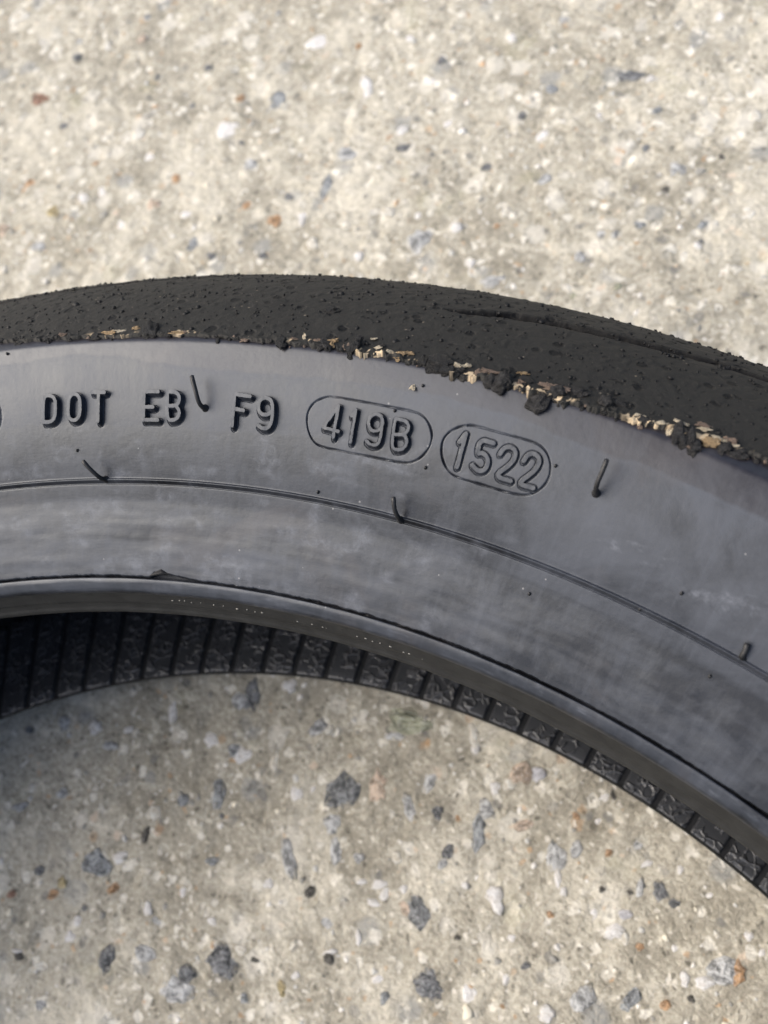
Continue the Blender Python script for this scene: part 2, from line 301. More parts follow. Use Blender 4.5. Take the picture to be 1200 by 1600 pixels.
def coord(nt, kind='Object', scale=(1, 1, 1), rand=0.0):
    tc = nt.nodes.new("ShaderNodeTexCoord")
    mp = nt.nodes.new("ShaderNodeMapping"); mp.inputs["Scale"].default_value = scale
    nt.links.new(tc.outputs[kind], mp.inputs["Vector"])
    if rand:
        oi = nt.nodes.new("ShaderNodeObjectInfo")
        cx = nt.nodes.new("ShaderNodeCombineXYZ")
        for i, k in enumerate((1.0, 3.7, 7.3)):
            nt.links.new(mathn(nt, 'MULTIPLY', oi.outputs["Random"], rand * k), cx.inputs[i])
        nt.links.new(cx.outputs[0], mp.inputs["Location"])
    return mp.outputs[0]


def noise(nt, vec, scale, detail=3.0, rough=.55, dist=0.0):
    n = nt.nodes.new("ShaderNodeTexNoise")
    n.inputs["Scale"].default_value = scale; n.inputs["Detail"].default_value = detail
    n.inputs["Roughness"].default_value = rough; n.inputs["Distortion"].default_value = dist
    nt.links.new(vec, n.inputs["Vector"])
    return n.outputs["Fac"]


def voro(nt, vec, scale, feature='F1', rand=1.0):
    n = nt.nodes.new("ShaderNodeTexVoronoi"); n.feature = feature
    n.inputs["Scale"].default_value = scale; n.inputs["Randomness"].default_value = rand
    nt.links.new(vec, n.inputs["Vector"])
    return n


def bump(nt, bsdf, h, strength, dist):
    b = nt.nodes.new("ShaderNodeBump"); b.inputs["Strength"].default_value = strength
    b.inputs["Distance"].default_value = dist
    nt.links.new(h, b.inputs["Height"])
    nt.links.new(b.outputs[0], bsdf.inputs["Normal"])
    return b


# ------------------------------------------------------------------ materials
CONC_A = (.28, .262, .215); CONC_B = (.395, .372, .308); CONC_C = (.59, .562, .48)
def mat_sidewall():
    m, nt, b = new_mat("weathered sidewall rubber")
    at = nt.nodes.new("ShaderNodeAttribute"); at.attribute_name = "stain"
    sp = nt.nodes.new("ShaderNodeSeparateColor"); nt.links.new(at.outputs["Color"], sp.inputs[0])
    ob = coord(nt, 'Object')
    uvs = coord(nt, 'UV', (.16, 1.6, 1))          # stretched along the circumference
    n1 = noise(nt, ob, 95, 6, .68, .6)
    n2 = noise(nt, uvs, 3.0, 5, .65, .4)
    n3 = noise(nt, ob, 900, 3, .6)
    bloom_and_shade = mathn(nt, 'ADD', sp.outputs[0], mathn(nt, 'MULTIPLY', mathn(nt, 'SUBTRACT', n1, .5), .8))
    bloom_and_shade = mathn(nt, 'ADD', bloom_and_shade, mathn(nt, 'MULTIPLY', mathn(nt, 'SUBTRACT', n2, .5), .22))
    blot = mapr(nt, noise(nt, ob, 48, 6, .7, 1.2), .36, .64, -.2, .2)
    bloom_and_shade = mathn(nt, 'ADD', bloom_and_shade, blot)
    drip = mapr(nt, noise(nt, coord(nt, 'UV', (2.4, .35, 1)), 2.2, 5, .65), .46, .66, -.04, .16)
    bloom_and_shade = mathn(nt, 'ADD', bloom_and_shade, drip)
    bloom_and_shade = mathn(nt, 'ADD', bloom_and_shade, mathn(nt, 'MULTIPLY', mathn(nt, 'SUBTRACT', n3, .5), .26), clamp=True)
    c = mixc(nt, bloom_and_shade, (.0026, .003, .0039), (.031, .035, .0445))
    pur = mixc(nt, .5, c, (.026, .0215, .025))
    c = mixc(nt, mathn(nt, 'MULTIPLY', sp.outputs[1], .75), c, pur)
    brn = mapr(nt, noise(nt, ob, 30, 5, .65, 1.0), .52, .66, 0, .38)
    c = mixc(nt, brn, c, (.034, .029, .028))
    # chalky scuffs
    sc = noise(nt, coord(nt, 'UV', (.8, 1.0, 1)), 3.6, 7, .72, .4)
    scm = mathn(nt, 'MULTIPLY', mapr(nt, sc, .40, .70, .12, 1.2), sp.outputs[2], clamp=True)
    c = mixc(nt, mathn(nt, 'MULTIPLY', scm, .5), c, (.14, .15, .175))
    # fine specks of dust
    v = voro(nt, ob, 420)
    sk = mathn(nt, 'MULTIPLY', mathn(nt, 'LESS_THAN', v.outputs["Distance"], .085),
               mathn(nt, 'GREATER_THAN', noise(nt, ob, 120, 2), .60))
    c = mixc(nt, mathn(nt, 'MULTIPLY', sk, .5), c, (.22, .215, .21))
    nt.links.new(c, b.inputs["Base Color"])
    rg = mapr(nt, bloom_and_shade, 0, 1, .34, .52, False)
    nt.links.new(rg, b.inputs["Roughness"])
    b.inputs["Specular IOR Level"].default_value = .5
    b.inputs["Specular Tint"].default_value = (.89, .94, 1.0, 1)
    h = mathn(nt, 'ADD', n3, mathn(nt, 'MULTIPLY', noise(nt, coord(nt, 'UV', (.35, 2.0, 1)), 12, 4, .6), .45))
    bump(nt, b, h, .28, .00009)
    return m


def mat_tread():
    m, nt, b = new_mat("worn tread rubber")
    ob = coord(nt, 'Object')
    n1 = noise(nt, ob, 55, 5, .65, .5); n2 = noise(nt, ob, 1500, 4, .7); n3 = noise(nt, ob, 520, 4, .65)
    v = voro(nt, ob, 320)
    pit = mathn(nt, 'MULTIPLY', mapr(nt, v.outputs["Distance"], .40, .22), mapr(nt, noise(nt, ob, 170, 3), .47, .53))
    c = mixc(nt, n1, (.0095, .0093, .0085), (.0175, .0170, .0152))
    c = mixc(nt, mapr(nt, n2, .52, .75), c, (.022, .0213, .019))
    c = mixc(nt, pit, c, (.0025, .0025, .0025))
    at = nt.nodes.new("ShaderNodeAttribute"); at.attribute_name = "stain"
    sp = nt.nodes.new("ShaderNodeSeparateColor"); nt.links.new(at.outputs["Color"], sp.inputs[0])
    c = mixc(nt, mapr(nt, sp.outputs[0], .01, .12), c, (.003, .003, .0032))
    tanc = mixc(nt, noise(nt, ob, 420, 4, .6), (.13, .09, .06), (.72, .58, .38))
    c = mixc(nt, mapr(nt, sp.outputs[1], .15, .6), c, tanc)
    v2 = voro(nt, ob, 520)
    sk = mathn(nt, 'MULTIPLY', mathn(nt, 'LESS_THAN', v2.outputs["Distance"], .12), mathn(nt, 'GREATER_THAN', noise(nt, ob, 230, 2), .60))
    c = mixc(nt, mathn(nt, 'MULTIPLY', sk, .6), c, (.20, .17, .13))
    nt.links.new(c, b.inputs["Base Color"])
    b.inputs["Roughness"].default_value = .72
    b.inputs["Specular IOR Level"].default_value = .25
    h = mathn(nt, 'ADD', mathn(nt, 'MULTIPLY', n2, .5), n3)
    h = mathn(nt, 'SUBTRACT', h, mathn(nt, 'MULTIPLY', pit, 1.6))
    bump(nt, b, h, .8, .00022)
    return m


def mat_plain(name, col, rough, spec=.5, nscale=300, var=.35, bdist=.0002, rand=0.0, bstr=.5):
    m, nt, b = new_mat(name)
    ob = coord(nt, 'Object', rand=rand)
    n1 = noise(nt, ob, nscale, 4, .6); n2 = noise(nt, ob, nscale * 4, 3, .6)
    k = tuple(x * (1 - var) for x in col); q = tuple(min(1, x * (1 + var)) for x in col)
    c = mixc(nt, mapr(nt, n1, .3, .7), k, q)
    nt.links.new(c, b.inputs["Base Color"])
    b.inputs["Roughness"].default_value = rough; b.inputs["Specular IOR Level"].default_value = spec
    bump(nt, b, mathn(nt, 'ADD', n1, n2), bstr, bdist)
    return m


def mat_panel():
    m, nt, b = new_mat("liner rubber with crackle relief")
    ob = coord(nt, 'Object', rand=11.0)
    wob = nt.nodes.new("ShaderNodeTexNoise"); wob.inputs["Scale"].default_value = 300
    nt.links.new(ob, wob.inputs["Vector"])
    vec = mixc(nt, .0016, ob, wob.outputs["Color"], 'ADD')
    v = voro(nt, vec, 400, 'DISTANCE_TO_EDGE')
    ridge = mapr(nt, v.outputs["Distance"], .02, .17, 1.0, 0.0)
    gate = mapr(nt, noise(nt, ob, 210, 2), .40, .62)
    h = mathn(nt, 'MULTIPLY', ridge, gate)
    c = mixc(nt, h, (.030, .032, .036), (.066, .068, .073))
    nt.links.new(c, b.inputs["Base Color"])
    b.inputs["Roughness"].default_value = .42
    b.inputs["Specular IOR Level"].default_value = .5
    bump(nt, b, h, 1.0, .00055)
    return m


def mat_flake(name, col):
    m, nt, b = new_mat(name)
    ob = coord(nt, 'Object', rand=5)
    n1 = noise(nt, ob, 1.7, 4, .65); n2 = noise(nt, ob, 4.5, 3, .6)
    c = mixc(nt, n2, tuple(x * .6 for x in col), tuple(min(1, x * 1.35) for x in col))
    c = mixc(nt, mapr(nt, n1, .57, .66), c, (.03, .028, .026))
    nt.links.new(c, b.inputs["Base Color"])
    b.inputs["Roughness"].default_value = .75
    bump(nt, b, mathn(nt, 'ADD', n1, n2), .8, .25)
    return m


def mat_stone(name, col):
    """pebble showing through the cement skin: mottled, its rim feathering into the matrix"""
    m, nt, b = new_mat(name)
    ob = coord(nt, 'Object', rand=9)
    n1 = noise(nt, ob, 1.5, 5, .65, .5); n2 = noise(nt, ob, 5.0, 4, .65)
    pale = min(col) > .45
    c = mixc(nt, mapr(nt, n1, .38, .62), tuple(x * (.85 if pale else .45) for x in col), tuple(min(.8, x * 1.4 + .05) for x in col))
    c = mixc(nt, mapr(nt, n2, .50, .64, 0, .7), c, tuple(min(.8, x * .6 + .32) for x in col))
    c = mixc(nt, mapr(nt, n2, .44, .32, 0, .25 if pale else .7), c, tuple(x * .3 for x in col))
    tc = nt.nodes.new("ShaderNodeTexCoord"); ln = nt.nodes.new("ShaderNodeVectorMath"); ln.operation = 'LENGTH'
    nt.links.new(tc.outputs["Object"], ln.inputs[0])
    rim = mathn(nt, 'ADD', ln.outputs["Value"], mathn(nt, 'MULTIPLY', mathn(nt, 'SUBTRACT', noise(nt, ob, 2.6, 4, .6), .5), 2.2))
    c = mixc(nt, mapr(nt, rim, .88, 1.16, 0, .6 if pale else .85), c, CONC_B)
    nt.links.new(c, b.inputs["Base Color"])
    b.inputs["Roughness"].default_value = .85; b.inputs["Specular IOR Level"].default_value = .25
    bump(nt, b, mathn(nt, 'ADD', n1, n2), .6, .3)
    return m


def mat_grain(name, col):
    m, nt, b = new_mat(name)
    n1 = noise(nt, coord(nt, 'Object'), 700, 3)
    c = mixc(nt, n1, tuple(x * .6 for x in col), tuple(min(.8, x * 1.25) for x in col))
    nt.links.new(mixc(nt, .35, c, CONC_B), b.inputs["Base Color"]); b.inputs["Roughness"].default_value = .85
    return m


def mat_concrete():
    m, nt, b = new_mat("weathered concrete")
    ob = coord(nt, 'Object')
    wob = nt.nodes.new("ShaderNodeTexNoise"); wob.inputs["Scale"].default_value = 260; wob.inputs["Detail"].default_value = 4
    nt.links.new(ob, wob.inputs["Vector"])
    wv = mixc(nt, .0045, ob, wob.outputs["Color"], 'ADD')
    a = noise(nt, ob, 26, 5, .65, .5); d = noise(nt, ob, 120, 6, .72, .4); e = noise(nt, ob, 640, 5, .7)
    big = noise(nt, ob, 9, 3, .6, .5)
    c = mixc(nt, mapr(nt, a, .34, .66), CONC_A, CONC_B)
    c = mixc(nt, mapr(nt, d, .50, .68, 0, .8), c, CONC_C)
    c = mixc(nt, mapr(nt, big, .48, .66, 0, .4), c, CONC_C)
    c = mixc(nt, mapr(nt, d, .47, .33, 0, .65), c, (.19, .175, .14))
    c = mixc(nt, mapr(nt, e, .46, .68, 0, .6), c, (.17, .155, .12))
    c = mixc(nt, mapr(nt, e, .46, .32, 0, .45), c, (.66, .62, .52))

    def layer(c, scale, hi, lo, lc, dc, d0, d1, kl, kd, ko):
        v = voro(nt, wv, scale)
        g = nt.nodes.new("ShaderNodeSeparateColor"); nt.links.new(v.outputs["Color"], g.inputs[0])
        near = mapr(nt, mathn(nt, 'ADD', v.outputs["Distance"], mathn(nt, 'MULTIPLY', mathn(nt, 'SUBTRACT', e, .5), .45)), d0, d1)
        mot = mapr(nt, e, .35, .65, .55, 1.0)
        k1 = mathn(nt, 'MULTIPLY', mathn(nt, 'MULTIPLY', mathn(nt, 'GREATER_THAN', g.outputs[0], hi), near), mathn(nt, 'MULTIPLY', mot, kl))
        k2 = mathn(nt, 'MULTIPLY', mathn(nt, 'MULTIPLY', mathn(nt, 'LESS_THAN', g.outputs[0], lo), near), mathn(nt, 'MULTIPLY', mot, kd))
        k3 = mathn(nt, 'MULTIPLY', mathn(nt, 'MULTIPLY', mathn(nt, 'GREATER_THAN', g.outputs[1], .965), near), ko)
        c = mixc(nt, k1, c, lc); c = mixc(nt, k2, c, dc)
        return mixc(nt, k3, c, (.42, .25, .12))
    c = layer(c, 95, .80, .10, (.60, .58, .52), (.24, .25, .25), .46, .28, .8, .8, .0)
    c = layer(c, 210, .80, .12, (.74, .72, .65), (.16, .16, .155), .40, .26, .85, .85, .4)
    c = layer(c, 480, .84, .17, (.78, .75, .68), (.09, .085, .07), .42, .28, .7, .85, .55)
    # cement paste still covering the grains in cloudy patches
    paste = mathn(nt, 'MULTIPLY', mapr(nt, noise(nt, ob, 24, 6, .68, .8), .47, .62), mapr(nt, e, .30, .62, 1.0, .45))
    c = mixc(nt, mathn(nt, 'MULTIPLY', paste, .72), c, (.60, .57, .485))
    worn = mapr(nt, noise(nt, ob, 17, 5, .65, .6), .56, .70, 0, .5)
    c = mixc(nt, worn, c, (.27, .255, .215))
    # faint algae in broad patches
    c = mixc(nt, mapr(nt, noise(nt, ob, 40, 3), .60, .78, 0, .25), c, (.22, .22, .09))
    nt.links.new(c, b.inputs["Base Color"])
    b.inputs["Roughness"].default_value = .9; b.inputs["Specular IOR Level"].default_value = .2
    bump(nt, b, mathn(nt, 'ADD', mathn(nt, 'MULTIPLY', e, .7), d), 1.0, .0018)
    return m


M_SIDE = mat_sidewall()
M_TREAD = mat_tread()
M_BEAD = mat_plain("bead rubber", (.0135, .0137, .0132), .65, .25, 260, .25, .00012)
M_LINER = mat_plain("liner rubber", (.014, .015, .017), .6, .35, 200, .2, .0002)
M_PANEL = mat_panel()
M_HAIR = mat_plain("vent rubber", (.010, .010, .0105), .5, .4, 900, .3, .0001)
M_CRK = mat_plain("rolled up black rubber", (.0095, .0095, .010), .55, .45, 2.2, .6, .25, rand=5, bstr=.8)
M_SPECK = mat_plain("fresh black rubber specks", (.0022, .0022, .0023), .6, .3, 500, .5, .0001)
M_CRG = mat_plain("rolled up dusty rubber", (.036, .035, .035), .7, .3, 2.2, .7, .25, rand=5, bstr=.8)
M_FLT = mat_flake("torn tan rubber skin", (.46, .32, .17))
M_FLW = mat_flake("torn pale rubber skin", (.74, .64, .47))
M_FLP = mat_flake("torn brown rubber skin", (.25, .18, .135))
M_MARK = mat_plain("mould marks with painted glint", (.13, .127, .115), .6, .4, 900, .2, .0001)  # pale tone paints the glints on the small moulded bumps
M_CONC = mat_concrete()
STONE_COL = dict(w=(.80, .78, .74), c=(.66, .61, .50), l=(.42, .43, .43), b=(.25, .268, .28), d=(.13, .137, .145), g=(.18, .19, .195),
                 k=(.05, .045, .035), o=(.40, .24, .12), r=(.24, .13, .08), y=(.46, .38, .20), p=(.50, .40, .31), m=(.30, .31, .22), v=(.50, .50, .53))
M_STONE = {k: mat_stone("stone " + k, v) for k, v in STONE_COL.items()}

# ------------------------------------------------------------------ ground
def axis(lo, hi, fine, far):
    core = np.arange(lo, hi + fine * .5, fine)
    k = []; s = fine; x = lo
    while x > -far:
        s *= 1.35; x -= s; k.append(x)
    j = []; s = fine; x = core[-1]
    while x < far:
        s *= 1.35; x += s; j.append(x)
    return np.concatenate([k[::-1], core, j])


gx = axis(-430, 120, 1.25, 4000); gy = axis(30, 560, 1.25, 4000)
GX, GY = np.meshgrid(gx, gy, indexing='ij')


def ground_z(x, y):
    z = .55 * fbm(x / 60, y / 60, 3, 3) + .55 * fbm(x / 11, y / 11, 9, 3) + .34 * vnoise(x / 2.9, y / 2.9, 21)
    p = vnoise(x / 4.2 + 50, y / 4.2, 33)
    return z - .9 * sstep(.62, .9, p)


GZ = ground_z(GX, GY) - .35
ground = mesh_obj("concrete_ground", np.stack([GX, GY, GZ], -1).reshape(-1, 3) * MM, grid_faces(len(gx), len(gy)), M_CONC)
ground["kind"] = "structure"
ground["label"] = "weathered grey concrete ground with exposed pebbles"


def stone_mesh(k):
    """low irregular dome, unit radius, flat base below the surface"""
    r = np.random.default_rng(100 + k)
    n = 11
    a = np.arange(n) / n * 2 * math.pi + r.uniform(-.16, .16, n)
    rad = 1 + r.uniform(-.26, .18, n) + .14 * np.cos(2 * a + r.uniform(0, 6)) + .12 * np.cos(3 * a + r.uniform(0, 6))
    vs_ = []
    for f, z in ((1.0, -.5), (.97, .02), (.66, .23)):
        for i in range(n):
            vs_.append((rad[i] * f * math.cos(a[i]), rad[i] * f * math.sin(a[i]), z + (r.uniform(-.05, .07) if z > 0 else 0)))
    vs_.append((r.uniform(-.15, .15), r.uniform(-.15, .15), .30))
    fs = []
    for ring in range(2):
        for i in range(n):
            j = (i + 1) % n; o = ring * n
            fs.append((o + i, o + j, o + n + j)); fs.append((o + i, o + n + j, o + n + i))
    for i in range(n):
        fs.append((2 * n + i, 2 * n + (i + 1) % n, 3 * n))
    return np.array(vs_), np.array(fs)


SM = [stone_mesh(k) for k in range(14)]
stone_data = {}


def stone(x, y, a, b, rot, kind, k, h=None):
    key = (kind, k)
    if key not in stone_data:
        o = mesh_obj("stone", *SM[k], M_STONE[kind], ground, smooth=True)
        stone_data[key] = o.data
    else:
        o = link(bpy.data.objects.new("stone", stone_data[key]), ground)
    hh = h if h else min(.9, .35 + .11 * (a + b) / 2)
    z = float(ground_z(np.array(x), np.array(y))) - .35
    o.location = (x * MM, y * MM, (z - .04) * MM)
    o.scale = (a * MM, b * MM, hh * 2.2 * MM); o.rotation_euler = (0, 0, rot)
    return o


IMG_AZ = math.radians(33.4)
for i, (x, y, a, b, c) in enumerate(STONES):
    stone(x, y, a, b, IMG_AZ + rng.uniform(-.35, .35), c, i % 14)
kinds = ['w', 'w', 'c', 'l', 'b', 'd', 'p', 'o', 'c', 'l']
spots = []
while len(spots) < 80:
    x, y = rng.uniform(-400, 60), rng.uniform(70, 520)
    rr = math.hypot(x, y)
    if 205 < rr < 300:
        continue
    u = (y - 60) - (-.62 * (x + 20))          # rough picture wedge
    spots.append((x, y))
    s = rng.uniform(.9, 2.2)
    stone(x, y, s, s * rng.uniform(.6, 1.2), rng.uniform(0, 6), kinds[rng.integers(len(kinds))], int(rng.integers(14)))
# the countless small grains, one mass per tone
for kd, cnt in (('w', 900), ('l', 700), ('d', 620), ('o', 160), ('c', 700)):
    V = []; F = []; o = 0
    for q in range(cnt):
        x, y = rng.uniform(-430, 110), rng.uniform(40, 555)
        k = int(rng.integers(14)); s = abs(rng.normal(0, .42)) + .38; ro = rng.uniform(0, 6)
        v, f = SM[k]
        cs, sn = math.cos(ro), math.sin(ro); sy = rng.uniform(.55, 1.1)
        vx = v[:, 0] * s; vy = v[:, 1] * s * sy
        z0 = float(ground_z(np.array(x), np.array(y))) - .37
        V.append(np.stack([x + vx * cs - vy * sn, y + vx * sn + vy * cs, z0 + v[:, 2] * s * 1.1], -1)); F.append(f + o); o += len(v)
    so = mesh_obj("sand_grains", np.concatenate(V) * MM, np.concatenate(F), mat_grain("grain " + kd, STONE_COL[kd]), ground)
    so["kind"] = "stuff"

# ------------------------------------------------------------------ the tyre
tyre = link(bpy.data.objects.new("motorcycle_tyre", None))
tyre.empty_display_size = .1
tyre["label"] = "worn black motorcycle tyre lying flat on the concrete with raised date code lettering"
tyre["category"] = "tyre"

ZM = -41.1                 # mid plane
TC, TR = 227.5, 77.0       # centre and radius of the round tread section
_pr = np.arange(216.0, 266.0, .05)


def _raw(r):
    d = 260.7 - r
    hi = 28.4 - .25 * d - .0077 * d * d
    lo = np.interp(r, [216, 217.7, 220, 224, 228, 231.4, 234, 235.5], [7.4, 8.3, 9.55, 11.5, 13.35, 14.9, 16.4, 17.2])
    z = np.where(r > 235.5, hi, lo)
    return np.minimum(z, ZM + np.sqrt(TR ** 2 - (r - TC) ** 2) - .45)


_k = np.exp(-(np.arange(-24, 25) * .05 / .38) ** 2); _k /= _k.sum()
_pz = np.convolve(np.pad(_raw(_pr), 24, mode='reflect', reflect_type='odd'), _k, 'valid')


def side_z(r):
    return np.interp(r, _pr, _pz)


def seg_dist(px, py, poly):
    d = np.full(px.shape, 1e9); par = np.zeros(px.shape); L = 0
    for (x0, y0), (x1, y1) in zip(poly[:-1], poly[1:]):
        dx, dy = x1 - x0, y1 - y0; l2 = dx * dx + dy * dy + 1e-12
        t = np.clip(((px - x0) * dx + (py - y0) * dy) / l2, 0, 1)
        q = np.hypot(px - x0 - t * dx, py - y0 - t * dy)
        w = q < d
        par = np.where(w, L + t * math.sqrt(l2), par); d = np.where(w, q, d)
        L += math.sqrt(l2)
    return d, par


def chaikin(p, n=2, closed=False):
    p = [np.array(q, float) for q in p]
    for _ in range(n):
        o = [] if closed else [p[0]]
        pr_ = list(zip(p, p[1:]))
        for a, b in pr_:
            o += [a * .75 + b * .25, a * .25 + b * .75]
        if closed:
            o.append(o[0])
        else:
            o.append(p[-1])
        p = o
    return [tuple(q) for q in p]


RR = 248.0
DEG = math.pi / 180


def to_arc(poly):
    return [(p[0] * DEG * RR, p[1]) for p in poly]


# ovals in arc coordinates; a third one just enters the picture at its left edge
ovals = [chaikin(to_arc(o), 2, True) for o in OVALS]
w3 = (ovals[0][0][0]) * 0
o3 = [(x + (-34.13 + 13.368) * DEG * RR, y - .2) for x, y in ovals[0]]
ovals.append(o3)

# border between worn tread and sidewall
_bphi = np.array([b[0] for b in BORDER]); _br = np.array([b[1] for b in BORDER])


def border_r(phi):
    base = np.interp(phi, _bphi, _br)
    out = sstep(-34.1, -50, phi) + sstep(-1.8, 14, phi)
    base = base * (1 - out) + (261.2 + .6 * np.sin(np.radians(phi * 9))) * out
    rg = .45 + .75 * sstep(-23, -17, phi)
    return base + rg * (.36 * vnoise(phi * 2.1, phi * 0 + 3.3, 5) + .34 * vnoise(phi * 5.3, phi * 0 + 1.3, 6) + .26 * vnoise(phi * 13, phi * 0 + 8.3, 7) + .14 * vnoise(phi * 31, phi * 0 + 2.3, 8))


def make_sidewall():
    ph = pgrid([(-46, -34.8, .12), (-34.8, -33.6, .045), (-33.6, -32.6, .1), (-32.6, -20.0, .029), (-20.0, -19.3, .1), (-19.3, -8.0, .024), (-8.0, 16, .1)], 1.5)
    rows = np.concatenate([[218.1, 217.78], np.arange(217.8, 219, .15), np.arange(219, 231, .4), np.arange(231, 234, .2), np.arange(234, 236.6, .1),
                           np.arange(236.6, 243.2, .35), np.arange(243.2, 253.2, .1), np.arange(253.2, 265.2, .35)])
    P, Rw = np.meshgrid(ph, rows, indexing='ij')
    A = P * DEG * RR
    Z = side_z(Rw)
        # flange edge is slightly ragged
    Rw = Rw.copy()
    rag = .10 * vnoise(ph * 3.1, ph * 0 + 2.1, 41) + .08 * vnoise(ph * 9.0, ph * 0 + .4, 42)
    rag += .85 * sstep(-26.95, -26.6, ph) * sstep(-24.3, -26.4, ph)
    Rw += rag[:, None] * sstep(219.6, 217.8, Rw)
    Z = side_z(Rw); Z[:, 0] = 6.6; Z[:, 1] = 7.2
    # rim line
    Z += .50 * np.exp(-((Rw - 235.05) / .27) ** 2) - .28 * np.exp(-((Rw - 234.55) / .15) ** 2)
    # shallow rings on the rim seat
    fl = sstep(231.5, 229, Rw) * sstep(218, 219.5, Rw)
    Z += fl * (.07 * fbm(A / 16, Rw / 1.6, 15, 3) + .05 * fbm(A / 5, Rw / 3.2, 27, 2))
    # hand-made unevenness
    Z += .10 * fbm(A / 22, Rw / 16, 4, 3) * sstep(236.5, 239, Rw)
    # oval plugs pressed into the mould
    for k, ov in enumerate(ovals):
        xs = [q[0] for q in ov]
        sel = np.where((ph * DEG * RR > min(xs) - 1) & (ph * DEG * RR < max(xs) + 1))[0]
        if len(sel) == 0:
            continue
        s0, s1 = sel[0], sel[-1] + 1
        d, par = seg_dist(A[s0:s1], Rw[s0:s1], ov)
        var = .75 + .35 * vnoise(par / 1.3, par * 0 + k, 77)
        wd = .125 + .04 * vnoise(par / 2.1, par * 0 + k + 5, 78)
        Z[s0:s1] -= np.clip(.55 * var, .15, .8) * np.exp(-(d / wd) ** 4)
    # fine parting groove round the shallow date digits
    for ch, w, H, strokes in LETTERS:
        wf = w * (.56 if H > .9 else .55)
        polys = [chaikin(to_arc(s), 2) if ch in 'DO9B52' else to_arc(s) for s in strokes]
        xs = [q[0] for s in polys for q in s]
        sel = np.where((ph * DEG * RR > min(xs) - 1.5) & (ph * DEG * RR < max(xs) + 1.5))[0]
        s0, s1 = sel[0], sel[-1] + 1
        d = np.full(A[s0:s1].shape, 1e9)
        for s in polys:
            d = np.minimum(d, seg_dist(A[s0:s1], Rw[s0:s1], s)[0])
        Z[s0:s1] -= (.42 if H < .6 else .34) * np.exp(-((d - wf - .11) / .13) ** 4)
    X = rz_to_xyz(P, Rw, Z)
    # ---- masks for stains and painted shade
    l1 = np.interp(P, [q[0] for q in LINE1], [q[1] for q in LINE1]); l1 = l1 + .25 * vnoise(P * 1.5, P * 0, 51)
    l2 = np.interp(P, [q[0] for q in LINE2], [q[1] for q in LINE2]); l2 = l2 + .35 * vnoise(P * 1.8, P * 0 + 4, 52)
    up = sstep(-.25, .25, Rw - l1)
    low = sstep(.5, -.3, Rw - l2) * sstep(-7, -11, P)
    bl = .66 - .34 * up - .40 * low
    bl += .14 * np.exp(-((Rw - l1 + .35) / .30) ** 2)
    bl += .18 * fbm(P / 2.0, Rw / 4.0, 61, 4)
    # a second faint tide mark running obliquely over the plain stretch at the right
    l3 = 236.5 + (P + 6) * 1.15 + .4 * vnoise(P * 1.3, P * 0 + 7, 53)
    bl += .16 * sstep(-.4, .4, Rw - l3) * sstep(-7.5, -5.5, P) * (1 - up) * sstep(14, 6, P)
    # rim seat: rubbed streaks following the circumference
    seat = sstep(232.4, 231.6, Rw)
    st = .38 + .20 * fbm(A / 15 + .6 * vnoise(A / 9, Rw / 4, 68), Rw / .8, 62, 4) + .26 * fbm(A / 7, Rw / 2.6, 63, 4)
    dark = np.exp(-((Rw - 225.2 - .5 * vnoise(A / 17, A * 0, 64)) / .55) ** 2) * (.6 + .4 * vnoise(A / 8, A * 0, 65))
    st -= .30 * dark
    st += .20 * sstep(225, 223.5, Rw) * sstep(218, 220, Rw) * sstep(-16, -22, P)
    wedge = sstep(-.12, .12, P - (-31.66 - (230.77 - Rw) * .2)) * sstep(8.0, 4.5, P + 31.0)
    st += .10 * wedge
    st -= .16 * np.exp(-((Rw - 230.9 + .3 * vnoise(A / 6, A * 0, 66)) / .7) ** 2) * (.7 + .5 * vnoise(A / 11, A * 0 + 3, 67))
    bl = bl * (1 - seat) + st * seat
    # weaker sheen towards the right-hand end of the arc, painted as darker rubber
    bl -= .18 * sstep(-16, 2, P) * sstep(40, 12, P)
    sc = sstep(.0, .5, fbm(P / 1.3 + 9, Rw / 3.0, 71, 3)) * low * .5
    sc += .9 * np.exp(-((P + .4) / 1.2) ** 2 - ((Rw - 241.6 - .9 * (P + .4)) / 1.1) ** 2)
    zone = np.exp(-((P + .3) / 1.5) ** 2 - ((Rw - 241.6 - 1.0 * (P + .4)) / 1.6) ** 2) + .7 * np.exp(-((P + 4.2) / 1.2) ** 2 - ((Rw - 242.5) / 1.2) ** 2)
    sc += 1.6 * zone * sstep(.35, .75, vnoise(A / 2.6 + Rw / 1.7, (Rw - A * .33) / .32, 73))
    sc += .12 * sstep(.25, .6, fbm(P / 1.5, Rw / 1.2, 72, 3)) * seat
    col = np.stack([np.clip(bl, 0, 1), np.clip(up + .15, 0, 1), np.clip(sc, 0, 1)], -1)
    uv = np.stack([A / 10, Rw / 10], -1)
    n, k = len(ph), len(rows)
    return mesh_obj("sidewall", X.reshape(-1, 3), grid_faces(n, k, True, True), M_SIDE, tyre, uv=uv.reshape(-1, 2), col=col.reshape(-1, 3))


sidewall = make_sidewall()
sidewall["label"] = "upward facing grey sidewall carrying the moulded lettering"


def surf(phi, r, lift=0.0):
    """point on the upper sidewall, mm"""
    p = phi * DEG
    return np.array([r * math.sin(p), r * math.cos(p), float(side_z(r)) + ZO + lift])


